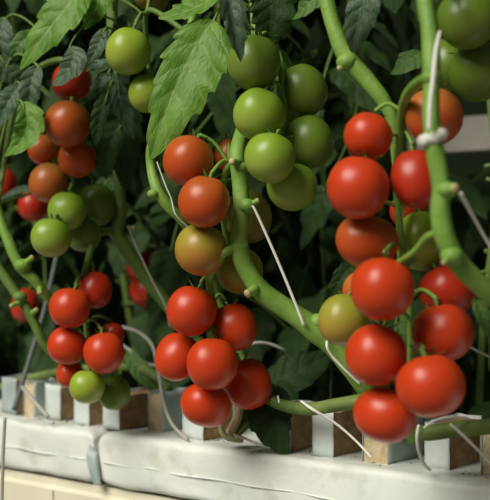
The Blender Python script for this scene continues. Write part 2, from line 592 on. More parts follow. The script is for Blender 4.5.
BL = [
    (17, 415, .030, .05, .050, 'rockwool block with grey film behind the thin grey stake', 0, 'wool', 'bfilmg'),
    (34, 418, .020, .05, .047, 'tan rockwool block just past the thin grey stake', 1, 'wooltan', 'bfilm'),
    (61, 421, .029, .06, .046, 'white film rockwool block under the tomato peeking from the small red cluster', 0, 'wool', 'bfilm'),
    (90, 427, .028, .055, .044, 'brown rockwool block directly under the yellow-green tomato', 0, 'wool', 'bfilm'),
    (120, 431, .029, .105, .045, 'wide orange-brown rockwool block beside the dim green tomato', 0, 'wool', 'bfilm'),
    (162, 434, .024, .060, .050, 'rockwool block with a pale yellow front and grey film end', 1, 'wooltan', 'bfilmg'),
    (204, 442, .033, .060, .046, 'rockwool block under the lowest tomato of the sharp red cluster', 0, 'wool', 'bfilm'),
    (291, 453, .030, .06, .050, 'dark brown rockwool block half hidden by the hanging leaf', 0, 'wool', 'bfilm'),
    (334, 459, .0275, .080, .0525, 'rockwool block with clean white film front and twine crossing its brown end', 0, 'wool', 'bfilm'),
    (388, 466, .033, .085, .046, 'rockwool block with tan front and blue-grey film end under the big red cluster', 1, 'wooltan', 'bfilmg'),
    (450, 472, .029, .075, .048, 'rockwool block with white film front beneath the cut old stem', 0, 'wool', 'bfilm'),
    (497, 477, .018, .06, .05, 'tan rockwool block at the slab end beyond the cut old stem', 1, 'wooltan', 'bfilm'),
]
for i, (px, py, w, dp, hg, lab, fl, wl, fm) in enumerate(BL):
    block(px, py, w, dp, hg, lab, bool(fl), wl, fm, i * 3)

# ---------------------------------------------------------------- tomatoes
def tomato_mesh(name, mat):
    me = bpy.data.meshes.new(name)
    seg, rings = 36, 22
    vs, fs = [], []
    for i in range(1, rings):
        th = PI * i / rings
        for s in range(seg):
            ph = 2 * PI * s / seg
            r = 1.0
            dip = math.exp(-(th / 0.30) ** 2)
            lob = 1 + 0.026 * math.cos(5 * ph + 0.6) * math.exp(-((th - 0.5) / 1.0) ** 2) + 0.014 * math.cos(3 * ph) + 0.012 * math.cos(2 * ph + 1)
            x = math.sin(th) ** 0.86 * lob * (1 + 0.03 * math.cos(th))
            z = math.cos(th) - 0.17 * dip + 0.02 * math.exp(-((PI - th) / 0.16) ** 2) - 0.02 * math.exp(-((PI - th) / 0.07) ** 2)
            vs.append((x * math.cos(ph), x * math.sin(ph), z))
    top = len(vs); vs.append((0, 0, 0.82))
    bot = len(vs); vs.append((0, 0, -1.0))
    for i in range(rings - 2):
        for s in range(seg):
            s2 = (s + 1) % seg
            fs.append((i * seg + s, (i + 1) * seg + s, (i + 1) * seg + s2, i * seg + s2))
    for s in range(seg):
        s2 = (s + 1) % seg
        fs.append((top, s, s2)); fs.append((bot, (rings - 2) * seg + s2, (rings - 2) * seg + s))
    me.from_pydata(vs, [], fs)
    for p in me.polygons:
        p.use_smooth = True
    me.materials.append(M[mat])
    return me


def calyx_mesh():
    mb = MB()
    for k in range(5):
        a = 2 * PI * k / 5
        d = Vector((math.cos(a), math.sin(a), 0)); s = Vector((-math.sin(a), math.cos(a), 0))
        vs, fs = [], []
        n = 7
        for i in range(n + 1):
            t = i / n
            rr = 0.06 + 0.55 * t
            z = 0.84 + 0.16 * math.sin(min(t * 1.7, 1.4)) + 0.10 * t * t * (1 if k % 2 else 2.0)
            w = 0.085 * (1 - t) ** 0.7 * (0.7 + t)
            for q in (-1, 0, 1):
                vs.append(d * rr + s * (w * q) + Vector((0, 0, z + 0.02 * (1 - abs(q)))))
        for i in range(n):
            for q in range(2):
                b = i * 3 + q
                fs.append((b, b + 1, b + 4, b + 3))
        mb.add(vs, fs)
    add_tube(mb, [Vector((0, 0, 0.82)), Vector((0.02, 0, 1.05)), Vector((0.08, 0, 1.30))], [0.075, 0.085, 0.07], sides=8, n=4)
    o = mb.build('calyx', M['calyx'])
    me = o.data
    bpy.data.objects.remove(o)
    return me


CAL = calyx_mesh()
TM = {k: tomato_mesh(k + ' tomato', k) for k in ('red', 'rust', 'redor', 'deep', 'orange', 'brown', 'turning', 'yellow', 'olive', 'lime', 'green', 'dgreen')}
FRUIT = []     # placed so far: (centre, r, axis end, truss)


def fruit(truss, px, py, rx, ry, Y, col, label, roll=0.0, axis=None, small=False):
    k = 0
    while True:
        c = P(px, py, Y)
        r = max(rx, ry) / F * Y
        hit = False
        for c2, r2, _, _ in FRUIT:
            if (c - c2).length < (r + r2) * 1.02:
                hit = True
                break
        if not hit or k > 200:
            break
        Y += 0.003
        k += 1
    o = bpy.data.objects.new('tomato', TM[col])
    COL.objects.link(o)
    a, b, cz = rx / F * Y, (rx + ry) / 2 / F * Y, ry / F * Y
    ax = axis or Vector((0, 0.35, 1.0))
    ax = ax.normalized()
    q = Vector((0, 0, 1)).rotation_difference(ax) @ Matrix.Rotation(random.random() * 6.28, 3, 'Z').to_quaternion()
    roll += random.uniform(-0.12, 0.12)
    o.rotation_mode = 'QUATERNION'
    rollq = Matrix.Rotation(roll, 3, 'Y').to_quaternion()
    o.rotation_quaternion = rollq @ q
    o.scale = (a, b, cz)
    o.location = c
    tag(o, label, 'tomato', TRUSS[truss])
    cy = bpy.data.objects.new('calyx', CAL)
    COL.objects.link(cy)
    cy.parent = o
    cy.rotation_euler = (0, 0, random.random() * 6)
    end = c + (rollq @ q) @ Vector((0, 0, cz * 1.25))
    FRUIT.append((c, r, end, truss))
    return o


TRUSS = {
    'A': 'ripe red cluster under the stem fork', 'B': 'ripening tomatoes above the red cluster', 'C': 'green cluster beside the toothed leaf',
    'D': 'big red cluster beside the clipped stem', 'E': 'dim green tomatoes behind the clipped stem', 'F': 'mixed cluster under the small leaves',
    'P': 'green pair behind the toothed leaf', 'G': 'small red cluster above the rockwool blocks', 'Hh': 'dark red tomatoes deep in the row',
}


def AX(dx, back=0.35):
    return Vector((dx, back, 1.0))


# D first: it hangs nearest the aisle, then each cluster front to back
fruit('D', 382, 289, 33, 31, 1.05, 'red', 'largest glossy red tomato in the middle of the big cluster, over a pale yellow one', axis=AX(.2))
fruit('D', 431, 386, 35, 31, 1.05, 'red', 'big red tomato hanging beside the lowest one of the big cluster', axis=AX(-.15))
fruit('D', 376, 355, 30.5, 30.5, 1.06, 'red', 'red tomato just under the yellow-green one in the big cluster', axis=AX(.3))
fruit('D', 385, 415, 32, 27, 1.06, 'red', 'lowest red tomato of the big cluster, tilted, hanging over a grey film block', roll=0.35, axis=AX(.1))
fruit('D', 443, 333, 31, 28.5, 1.07, 'red', 'red tomato of the big cluster tucked under one touching the bent clipped stem', axis=AX(-.2))
fruit('D', 358, 188, 32, 30.5, 1.08, 'red', 'round red tomato second from the top of the big cluster', axis=AX(.2))
fruit('D', 367, 242, 32, 26, 1.08, 'redor', 'flattened orange-red tomato third from the top of the big cluster', axis=AX(.15))
fruit('D', 368, 136, 24.5, 22.5, 1.10, 'red', 'small red tomato topmost in the big cluster under the thick forked stem', axis=AX(.2))
fruit('D', 447, 291, 29, 26, 1.09, 'deep', 'red tomato touching the underside of the bent clipped stem', axis=AX(-.3))
fruit('D', 417, 179, 24, 30, 1.09, 'deep', 'dark red tomato beside the clipped stem, under its white clip', axis=AX(.0))
fruit('D', 434, 117, 29, 28, 1.10, 'orange', 'orange tomato right behind the white clip and clipped stem', axis=AX(-.1))
fruit('D', 421, 241, 25, 30, 1.09, 'lime', 'green tomato behind the clipped stem amid red ones', axis=AX(.1))
fruit('D', 343, 320, 24.5, 26, 1.17, 'yellow', 'yellow-green tomato poking out from behind the big red cluster', axis=AX(.3))
fruit('D', 407, 212, 18, 16, 1.16, 'deep', 'small dark red tomato deep inside the big cluster', axis=AX(.1))
fruit('D', 360, 291, 17, 19, 1.16, 'orange', 'orange tomato mostly hidden behind the largest red one', axis=AX(.1))

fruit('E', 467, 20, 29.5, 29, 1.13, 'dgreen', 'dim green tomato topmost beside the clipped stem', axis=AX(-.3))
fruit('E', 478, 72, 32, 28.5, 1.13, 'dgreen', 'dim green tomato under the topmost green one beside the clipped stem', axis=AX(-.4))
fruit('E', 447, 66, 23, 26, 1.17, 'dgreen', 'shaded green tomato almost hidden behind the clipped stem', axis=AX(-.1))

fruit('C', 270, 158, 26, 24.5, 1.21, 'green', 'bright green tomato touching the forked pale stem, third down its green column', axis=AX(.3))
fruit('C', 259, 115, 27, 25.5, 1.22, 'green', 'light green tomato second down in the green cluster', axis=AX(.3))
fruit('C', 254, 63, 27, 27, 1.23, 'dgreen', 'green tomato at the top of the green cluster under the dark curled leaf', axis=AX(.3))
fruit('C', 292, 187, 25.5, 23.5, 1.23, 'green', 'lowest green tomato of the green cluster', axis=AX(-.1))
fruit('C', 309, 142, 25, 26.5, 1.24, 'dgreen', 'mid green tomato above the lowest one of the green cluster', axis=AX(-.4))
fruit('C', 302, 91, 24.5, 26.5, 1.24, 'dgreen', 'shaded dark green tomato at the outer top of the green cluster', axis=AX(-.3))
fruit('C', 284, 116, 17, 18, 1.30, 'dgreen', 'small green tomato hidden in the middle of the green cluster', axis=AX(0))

fruit('A', 212, 364, 26, 26, 1.275, 'red', 'round red tomato at the front centre of the sharp ripe cluster', axis=AX(.05))
fruit('A', 191, 311, 25, 24.5, 1.285, 'red', 'glossy red tomato topmost in the sharp ripe cluster below the stem fork', axis=AX(.35))
fruit('A', 206, 405, 26.5, 21.5, 1.285, 'red', 'lowest red tomato of the sharp ripe cluster, flattened and tilted', roll=0.22, axis=AX(.1))
fruit('A', 248, 384, 23.5, 25.5, 1.295, 'red', 'red tomato of the sharp ripe cluster touching the old horizontal stem', axis=AX(-.3))
fruit('A', 235, 327, 22.5, 24, 1.295, 'red', 'red tomato of the sharp ripe cluster with twine passing just outside it', axis=AX(-.25))
fruit('A', 177, 357, 21.5, 24.5, 1.295, 'red', 'red tomato of the sharp ripe cluster beside the white drip tube', axis=AX(.35))

fruit('B', 204, 202, 26.5, 25.5, 1.235, 'redor', 'orange-red tomato above the yellow-green turning one', axis=AX(.3))
fruit('B', 188, 161, 26, 25, 1.25, 'redor', 'orange-red tomato hanging just under the large toothed leaf', axis=AX(.3))
fruit('B', 201, 250, 26, 25.5, 1.25, 'turning', 'turning yellow-green and orange tomato beside the stem fork', axis=AX(.35))
fruit('B', 240, 271, 24, 22.5, 1.31, 'yellow', 'yellow-green tomato behind the stem fork', axis=AX(-.1))
fruit('B', 248, 217, 21, 27, 1.32, 'olive', 'olive tomato in shadow behind the forked stem', axis=AX(-.1))
fruit('B', 229, 155, 14, 17, 1.32, 'orange', 'small orange tomato peeking out between the stem and two orange-red ones', axis=AX(0))

fruit('P', 128, 51.5, 22.5, 23, 1.36, 'lime', 'green tomato with its whole face showing beside the large toothed leaf', axis=AX(.2))
fruit('P', 147, 94, 19, 18.5, 1.38, 'lime', 'green tomato half hidden behind the large toothed leaf', axis=AX(.1))
fruit('P', 152, -9, 20, 20, 1.42, 'olive', 'olive tomato cut off by the frame top above the toothed leaf', axis=AX(.1))

fruit('F', 67, 124, 23.5, 23, 1.44, 'rust', 'orange-red tomato in the middle of the mixed cluster', axis=AX(.2))
fruit('F', 51, 238, 20.5, 19, 1.43, 'green', 'lowest bright green tomato of the mixed cluster', axis=AX(.3))
fruit('F', 67, 211, 19, 19, 1.45, 'green', 'green tomato right above the lowest one of the mixed cluster', axis=AX(.2))
fruit('F', 77, 159, 19, 18.5, 1.46, 'redor', 'small red-orange tomato with a pale sepal under the middle one', axis=AX(-.2))
fruit('F', 49, 183, 20, 20, 1.46, 'brown', 'brownish orange tomato above the two green ones', axis=AX(.3))
fruit('F', 72, 82, 20.5, 19.5, 1.47, 'deep', 'dark red tomato topmost in the mixed cluster behind a small grey leaf', axis=AX(.1))
fruit('F', 43, 150, 16, 15, 1.50, 'orange', 'dim orange tomato behind the middle of the mixed cluster', axis=AX(.3))
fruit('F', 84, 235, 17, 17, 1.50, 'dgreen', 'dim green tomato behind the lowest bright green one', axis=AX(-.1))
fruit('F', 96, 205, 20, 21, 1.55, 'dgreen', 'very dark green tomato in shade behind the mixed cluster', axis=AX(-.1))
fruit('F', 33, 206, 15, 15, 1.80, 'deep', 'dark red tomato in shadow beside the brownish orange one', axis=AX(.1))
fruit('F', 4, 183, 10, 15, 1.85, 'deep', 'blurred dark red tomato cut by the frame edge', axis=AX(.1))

fruit('G', 104, 353, 20.5, 20.5, 1.42, 'red', 'red tomato of the small cluster with a drip tube behind it', axis=AX(-.2))
fruit('G', 70, 308, 20.5, 20, 1.43, 'red', 'red tomato topmost of the small cluster over the blocks, at the diagonal stems', axis=AX(.3))
fruit('G', 67, 346, 20, 18.5, 1.43, 'red', 'red tomato in the middle of the small cluster beside the diagonal stems', axis=AX(.3))
fruit('G', 87, 387, 19, 16.5, 1.43, 'lime', 'yellow-green tomato at the bottom of the small cluster', axis=AX(.1))
fruit('G', 95, 290, 16, 18.5, 1.46, 'deep', 'darker red tomato behind the topmost one of the small cluster', axis=AX(-.1))
fruit('G', 70, 374, 14, 14, 1.46, 'red', 'small red tomato peeking out above the yellow-green one', axis=AX(.2))
fruit('G', 114, 393, 16.5, 17, 1.46, 'dgreen', 'dim green tomato beside the yellow-green one of the small cluster', axis=AX(-.2))
fruit('G', 112, 335, 14, 12, 1.48, 'deep', 'dark red tomato peeking above the tube-side one of the small cluster', axis=AX(-.2))

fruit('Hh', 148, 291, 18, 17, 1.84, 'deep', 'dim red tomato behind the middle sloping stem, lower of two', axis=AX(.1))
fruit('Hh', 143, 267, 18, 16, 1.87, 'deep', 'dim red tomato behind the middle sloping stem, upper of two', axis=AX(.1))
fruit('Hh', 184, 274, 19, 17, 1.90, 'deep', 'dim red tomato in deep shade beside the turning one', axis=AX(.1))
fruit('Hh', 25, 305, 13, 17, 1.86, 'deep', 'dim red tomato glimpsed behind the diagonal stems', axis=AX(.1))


def truss_stalk(parent, truss, spec, mat='stem', name='truss_stalk'):
    """the stalk a cluster hangs from, with a short branch to each fruit's calyx"""
    mb = MB()
    pts = [P(a, b, c) for a, b, c, r in spec]
    rs = [r / F * c for a, b, c, r in spec]
    sp, sr = smooth_path(pts, rs, 8)
    add_tube(mb, sp, sr, sides=8, raw=True, lump=0.12)
    for c, r, end, t in FRUIT:
        if t != truss:
            continue
        best = min(sp, key=lambda q: (q - end).length + (0.03 if q.z < end.z - 0.01 else 0))
        if (best - end).length > 0.10:
            continue
        mid = (best + end) / 2 + Vector((0, 0.002, 0.008))
        add_tube(mb, [best, mid, end], [0.0022, 0.002, 0.0022], sides=6, n=5)
    return mb.build(name, M[mat], parent, origin=pts[0])


def stub(parent, px, py, Y, d, r, ln):
    """a cut side shoot: green collar with a pale scar"""
    mb = MB()
    p = P(px, py, Y)
    d = Vector(d).normalized()
    rr = r / F * Y
    add_tube(mb, [p - d * rr, p + d * (ln / F * Y * 0.6), p + d * (ln / F * Y)], [rr * 1.25, rr, rr * 1.05], sides=10, n=3)
    o = mb.build('cut_stub', M['stem'], parent, origin=p)
    mb = MB()
    e = p + d * (ln / F * Y)
    add_tube(mb, [e - d * 0.0006, e + d * 0.0012], [rr * 1.02, rr * 0.8], sides=10, raw=True)
    mb.build('scar', M['scar'], o, origin=e)
    return o


def vine(label, spec, mat='stem', group='tomato vines tied up along the row', lump=0.10, nodes=()):
    tall = group.startswith('tomato vines')
    root = thing('tomato_vine', label, 'tomato vine', P(*spec[-1][:3]), group)
    mb = MB()
    pts = [P(a, b, c) for a, b, c, r in spec]
    rs = [r / F * c for a, b, c, r in spec]
    if tall:                                             # the vine climbs on above the fruit to its wire
        d = (pts[0] - pts[1]).normalized()
        pts = [pts[0] + d * 0.25 + DV * 0.05 + Vector((0, 0, 0.45)), pts[0] + d * 0.12 + DV * 0.02 + Vector((0, 0, 0.12))] + pts
        rs = [rs[0] * 0.8, rs[0] * 0.95] + rs
    add_tube(mb, pts, rs, sides=14, lump=lump)
    for (a, b, c, r) in nodes:
        add_ball(mb, P(a, b, c), r / F * c, (1, 1, 0.8))
    mb.build('stem', M[mat], root)
    return root


# the forked pale stem in the middle
v1 = vine('pale green vine forking above the sharp red cluster, sagging to the blocks',
          [(252, -60, 1.38, 7), (258, 30, 1.345, 7.5), (254, 90, 1.325, 7.5), (243, 128, 1.295, 7.5), (237, 155, 1.27, 8), (240, 185, 1.265, 8.5), (241, 215, 1.26, 8.5), (238, 244, 1.26, 9.5),
           (247, 271, 1.262, 9.5), (264, 294, 1.262, 10), (290, 312, 1.265, 10.5), (316, 331, 1.265, 12), (338, 352, 1.268, 11), (358, 378, 1.27, 10), (374, 405, 1.285, 9), (380, 436, 1.33, 9)],
          nodes=[(240, 168, 1.265, 9), (247, 206, 1.255, 9.5), (238, 247, 1.26, 11), (256, 289, 1.26, 9), (318, 322, 1.262, 11)])
truss_stalk(v1, 'A', [(234, 247, 1.256, 5), (222, 254, 1.25, 4), (214, 266, 1.255, 3.6), (209, 281, 1.285, 4.2), (212, 300, 1.31, 3.5), (214, 330, 1.32, 3.2), (216, 365, 1.33, 3), (218, 395, 1.335, 2.5)])
truss_stalk(v1, 'B', [(237, 160, 1.27, 4.5), (226, 172, 1.285, 4), (222, 195, 1.29, 3.6), (224, 225, 1.295, 3), (228, 250, 1.30, 2.6)])
truss_stalk(v1, 'C', [(256, 50, 1.335, 5), (268, 36, 1.31, 4), (280, 62, 1.28, 4), (283, 95, 1.275, 3.6), (285, 135, 1.275, 3.2), (284, 165, 1.27, 2.8)])
stub(v1, 237, 163, 1.258, (-0.6, -1, 0.1), 3.6, 10)
stub(v1, 253, 290, 1.25, (-0.8, -0.8, -0.5), 4.2, 9)
stub(v1, 252, 204, 1.252, (0.9, -0.3, 0.5), 3, 7)

# stem behind the upper middle
v2 = vine('narrow green vine bending behind the orange-red tomatoes',
          [(205, -50, 1.36, 4.10), (190, 30, 1.34, 4.51), (164, 105, 1.325, 4.51), (152, 142, 1.32, 4.51), (151, 166, 1.32, 4.92), (157, 189, 1.31, 5.74), (168, 206, 1.31, 5.74), (186, 226, 1.32, 4.51), (205, 262, 1.36, 4.10), (232, 330, 1.42, 4.10), (262, 400, 1.46, 4.10), (278, 425, 1.47, 4.10)],
          mat='stem', nodes=[(153, 194, 1.305, 6)])
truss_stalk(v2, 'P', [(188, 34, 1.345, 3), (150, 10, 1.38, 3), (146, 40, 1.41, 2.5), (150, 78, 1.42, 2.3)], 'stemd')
# dim stem further back, carries the small red cluster
v3 = vine('dim green vine from which the small red cluster hangs on an arched stalk',
          [(112, -40, 1.56, 6), (115, 100, 1.56, 5.5), (119, 185, 1.555, 5.5), (121, 212, 1.55, 6), (117, 233, 1.55, 7), (128, 252, 1.55, 7), (145, 277, 1.555, 7), (165, 302, 1.56, 7), (190, 332, 1.57, 7), (215, 372, 1.57, 6.5), (222, 420, 1.55, 7)],
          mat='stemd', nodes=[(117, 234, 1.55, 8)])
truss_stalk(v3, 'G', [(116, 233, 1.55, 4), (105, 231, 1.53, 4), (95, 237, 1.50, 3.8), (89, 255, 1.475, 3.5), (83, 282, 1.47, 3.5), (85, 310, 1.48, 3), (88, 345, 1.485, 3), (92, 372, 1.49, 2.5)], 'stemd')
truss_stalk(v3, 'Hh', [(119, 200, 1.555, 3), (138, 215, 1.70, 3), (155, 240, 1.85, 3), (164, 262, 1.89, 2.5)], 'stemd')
stub(v3, 132, 228, 1.54, (0.5, -1, 0), 2.2, 5)

# two crossing stems on the far side
v4 = vine('upper of two diagonal vines running down behind the small red cluster',
          [(-22, 120, 1.50, 4.44), (-4, 205, 1.49, 5.18), (8, 240, 1.48, 5.18), (20, 266, 1.475, 5.55), (35, 281, 1.475, 5.18), (52, 302, 1.49, 4.44), (72, 325, 1.52, 4.07), (92, 352, 1.54, 3.70), (98, 380, 1.55, 3.70), (96, 396, 1.56, 3.0)], 'stem', nodes=[(23, 266, 1.47, 9)])
stub(v4, 27, 262, 1.465, (0.8, -0.4, 0.6), 3, 8)
stub(v4, 40, 290, 1.465, (0.2, -1, -0.6), 2.8, 6)
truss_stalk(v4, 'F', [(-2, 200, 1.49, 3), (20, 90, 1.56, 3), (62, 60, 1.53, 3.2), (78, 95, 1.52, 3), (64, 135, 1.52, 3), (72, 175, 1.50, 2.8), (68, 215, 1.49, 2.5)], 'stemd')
v5 = vine('lower of two diagonal vines, nearer the grey stake',
          [(-25, 235, 1.53, 4.68), (-4, 265, 1.53, 5.07), (18, 296, 1.525, 5.07), (33, 320, 1.525, 5.07), (44, 343, 1.53, 4.68), (60, 362, 1.54, 3.90), (78, 380, 1.56, 3.90), (86, 408, 1.58, 3.90)], 'stemd', nodes=[(20, 297, 1.52, 7.5)])
stub(v5, 18, 303, 1.515, (-0.8, -0.6, -0.4), 2.6, 8)
stub(v5, 34, 312, 1.515, (0.6, -0.8, 0.4), 2.6, 6)

# thick stem over the big red cluster
v6 = vine('thick pale vine slanting down to the top of the big red cluster',
          [(318, -40, 1.20, 7.36), (325, -5, 1.19, 7.82), (336, 34, 1.18, 8.28), (349, 60, 1.175, 9.20), (369, 83, 1.17, 8.74), (385, 104, 1.165, 7.36), (394, 128, 1.165, 6.44), (400, 200, 1.19, 5.52), (404, 300, 1.22, 5.52), (408, 400, 1.26, 5.52), (410, 440, 1.31, 5.52)], nodes=[(347, 62, 1.172, 11)])
stub(v6, 345, 66, 1.170, (-0.9, -0.3, -0.45), 3.4, 7)
# clipped stem
v7 = vine('thick pale vine tied with a white clip, bending away past the big red cluster',
          [(416, -60, 1.03, 7.74), (424, -5, 1.02, 8.17), (430, 35, 1.01, 8.60), (431, 75, 1.0, 8.60), (431, 112, 0.995, 8.60), (434, 145, 0.99, 9.03), (441, 185, 0.99, 9.46), (440, 212, 0.99, 9.89), (447, 243, 0.99, 10.32), (464, 270, 1.0, 10.32), (500, 303, 1.02, 10.32), (540, 340, 1.05, 9.46), (580, 420, 1.13, 8.60), (590, 500, 1.18, 8.60)],
          nodes=[(431, 78, 0.998, 11), (447, 190, 0.985, 11), (452, 256, 0.985, 12)])
truss_stalk(v7, 'D', [(428, 76, 1.0, 5), (412, 88, 1.05, 5.5), (403, 108, 1.10, 5.5), (399, 145, 1.13, 4.5), (397, 195, 1.14, 4), (402, 245, 1.14, 3.6), (408, 290, 1.14, 3.4), (410, 345, 1.14, 3), (406, 390, 1.14, 2.6)])
truss_stalk(v7, 'E', [(432, 10, 1.03, 4), (448, -16, 1.10, 4), (456, 20, 1.16, 3.5), (458, 60, 1.17, 3)], 'stemd')
mb = MB(); ptube(mb, [(441, 232, .985, 4), (427, 237, 1.0, 3.4), (415, 251, 1.02, 3.2), (398, 263, 1.045, 3)], sides=8)
mb.build('side_shoot', M['stem'], v7)
stub(v7, 450, 189, 0.978, (0.55, -1, 0.05), 5.2, 8)
stub(v7, 446, 260, 0.978, (-0.6, -0.6, -0.6), 2.8, 5)
# old stems lying on the blocks
v8 = vine('old green stem lying across the blocks, tied with twine under the red cluster',
          [(262, 394, 1.355, 5), (272, 401, 1.34, 5.5), (288, 407, 1.325, 6), (312, 409, 1.30, 6.5), (338, 405, 1.28, 7), (366, 401, 1.26, 7), (400, 408, 1.235, 7)], 'stemold', 'old stems laid along the slab')
v9 = vine('cut old stem end resting on the white film block under the big cluster',
          [(416, 433, 1.20, 6.5), (428, 433, 1.20, 8), (450, 430, 1.195, 8), (475, 428, 1.185, 8), (510, 424, 1.17, 8)], 'stemold', 'old stems laid along the slab')
v10 = vine('blurred old green stem lying behind the small red cluster over the blocks',
          [(-10, 391, 1.72, 3.50), (20, 381, 1.70, 3.85), (60, 372, 1.68, 4.20), (105, 367, 1.66, 4.20), (135, 367, 1.62, 4.55), (152, 373, 1.58, 4.90), (170, 389, 1.55, 4.20)], 'stemold', 'old stems laid along the slab')
v11 = vine('curled old stem pieces on the slab under the sharp red cluster',
           [(240, 402, 1.385, 3.5), (237, 418, 1.385, 4.5), (231, 432, 1.385, 5), (229, 440, 1.385, 4.5)], 'wooltan', 'old stems laid along the slab')
mb = MB(); ptube(mb, [(226, 412, 1.375, 1.2), (221, 421, 1.372, 2.0), (222, 431, 1.372, 2.6), (229, 438, 1.372, 2.8), (243, 441, 1.375, 2)], sides=8, lump=.5)
mb.build('bent_shoot', M['palepeel'], v11)
mb = MB(); ptube(mb, [(236, 436, 1.385, 3.5), (248, 424, 1.39, 4), (262, 413, 1.40, 4), (276, 402, 1.42, 3.4)], sides=8, lump=.3)
mb.build('bent_shoot', M['stemold'], v11)
for vv, (a, b, c) in ((v8, (272, 401, 1.335)), ):
    mb = MB()
    add_tube(mb, [P(278, 396, c), P(279, 402, c - 0.008), P(280, 409, c - 0.004)], [0.0012, 0.0012, 0.0012], sides=6)
    mb.build('twine_loop', M['twine'], vv)

# ---------------------------------------------------------------- clip, twine, drip tubes, stake
c = thing('stem_clip', 'white clip fastened round the thick vine in front of an orange tomato', 'plant clip', P(433, 137, 0.99))
mb = MB()
cp = P(433, 138, 0.992)
ring = [cp + Vector((0.0082 * math.cos(2 * PI * k / 20), 0.0085 * math.sin(2 * PI * k / 20), 0.0010 * math.cos(4 * PI * k / 20) + 0.003 * math.cos(2 * PI * k / 20))) for k in range(21)]
add_tube(mb, ring, [0.0050 + 0.0012 * math.sin(k * 2.2) for k in range(21)], sides=10, raw=True)
mb.build('clip_ring', M['clip'], c)
mb = MB()
add_tube(mb, [cp + Vector((-0.006, -0.006, -0.001)), cp + Vector((-0.008, -0.007, -0.004)), cp + Vector((-0.0085, -0.006, -0.007))], [0.0045, 0.0045, 0.003], sides=10)
mb.build('clip_latch', M['clip'], c)


def line(name, label, cat, spec, mat, group=None, sides=8):
    mb = MB()
    ptube(mb, spec, sides=sides)
    o = mb.build(name, M[mat], origin=P(*spec[-1][:3]))
    tag(o, label, cat, group)
    return o


TG = 'white twines on the vines'
line('twine', 'taut white twine slanting from the forked stem down to its lower bend', 'twine', [(252, 206, 1.245, 1.1), (257, 214, 1.245, 1.4), (280, 266, 1.245, 1.5), (302, 320, 1.245, 1.5), (303, 323, 1.25, 1.9)], 'twine', TG)
line('twine', 'white twine lying along the narrow vine behind the orange-red tomatoes', 'twine', [(157, 162, 1.305, .6), (165, 184, 1.30, .7), (171, 198, 1.30, .7), (176, 215, 1.30, .8), (189, 228, 1.31, .8)], 'twine', TG)
line('twine', 'pale twine running down the dim vine towards the sharp red cluster', 'twine', [(128, 226, 1.53, .9), (138, 250, 1.53, .9), (152, 280, 1.53, 1.0), (166, 307, 1.53, 1.0), (170, 327, 1.53, .9)], 'tube', TG)
line('twine', 'white twine hugging the lower bend of the forked stem beside the yellow-green tomato', 'twine', [(328, 338, 1.25, 1.2), (327, 346, 1.245, 1.5), (332, 356, 1.247, 1.3), (344, 369, 1.248, 1.3), (360, 384, 1.25, 1.2)], 'twine', TG)
line('twine', 'glossy white twine pressed along the upper clipped stem', 'twine', [(440, 31, .985, 1.4), (436, 50, .982, 2.2), (433, 80, .978, 2.4), (430, 105, .976, 2.2), (429, 130, .975, 1.8)], 'twine', TG)
line('twine', 'pale twine leading away from the yellow scar on the clipped stem', 'twine', [(460, 193, .985, 2.4), (474, 218, 1.0, 1.8), (484, 236, 1.01, 1.5), (500, 262, 1.02, 1.5)], 'twine', TG)
line('twine', 'white twine slanting over the brown end of a block under the big cluster', 'twine', [(301, 401, 1.30, 1.0), (312, 409, 1.285, 1.6), (335, 423, 1.285, 1.3), (355, 440, 1.28, 1.2), (372, 458, 1.27, 1.2)], 'twine', TG)
line('twine', 'short white twine lying over the slab beside the hanging dark leaf', 'twine', [(234, 434, 1.35, 1.3), (246, 439, 1.34, 1.4), (258, 444, 1.34, 1.3), (272, 448, 1.355, 1.2)], 'twine', TG)
DG = 'drip tubes along the slab'
line('drip_tube', 'white drip tube drooping from behind the small cluster down to the slab', 'drip tube', [(122, 327, 1.62, 1.6), (138, 332, 1.60, 1.8), (152, 345, 1.57, 2), (158, 370, 1.53, 1.9), (163, 400, 1.49, 1.8), (172, 424, 1.46, 1.8), (188, 440, 1.43, 1.6)], 'tube', DG)
line('drip_tube', 'grey drip tube arching behind the sharp red cluster', 'drip tube', [(236, 350, 1.48, 1.4), (255, 343, 1.47, 1.6), (270, 344, 1.47, 1.6), (284, 350, 1.47, 1.5), (292, 356, 1.49, 1.4)], 'tube', DG)
line('drip_tube', 'grey drip tube curving low behind the tube-side tomato of the small cluster', 'drip tube', [(122, 345, 1.66, 1.6), (132, 352, 1.65, 1.7), (142, 362, 1.64, 1.7), (158, 366, 1.62, 1.6)], 'tube', DG)
line('drip_tube', 'white drip tube arching over the cut old stem end', 'drip tube', [(424, 428, 1.18, 1.2), (434, 421, 1.175, 1.4), (450, 417, 1.175, 1.4), (466, 418, 1.18, 1.3), (472, 422, 1.185, 1.2)], 'twine', DG)
line('drip_tube', 'white drip tube hanging from the cut old stem end to the slab', 'drip tube', [(419, 425, 1.18, 1.6), (417, 437, 1.175, 1.8), (419, 452, 1.18, 1.7), (424, 464, 1.20, 1.6), (430, 470, 1.22, 1.4)], 'twine', DG)
line('drip_tube', 'white drip tube crossing down over the brown end of the block under the old stem', 'drip tube', [(450, 424, 1.17, 1.2), (462, 434, 1.165, 1.8), (476, 448, 1.165, 1.6), (496, 468, 1.17, 1.6)], 'twine', DG)
line('drip_tube', 'forked pale tube under the bent clipped stem beside the big cluster', 'drip tube', [(470, 347, 1.22, 1.4), (480, 352, 1.21, 1.6), (500, 361, 1.20, 1.4)], 'tube', DG)
line('drip_tube', 'blurred white tube slanting down to the slab past the grey stake', 'drip tube', [(22, 387, 1.60, 2.0), (34, 401, 1.58, 2.2), (48, 417, 1.56, 2.0)], 'tube', DG)
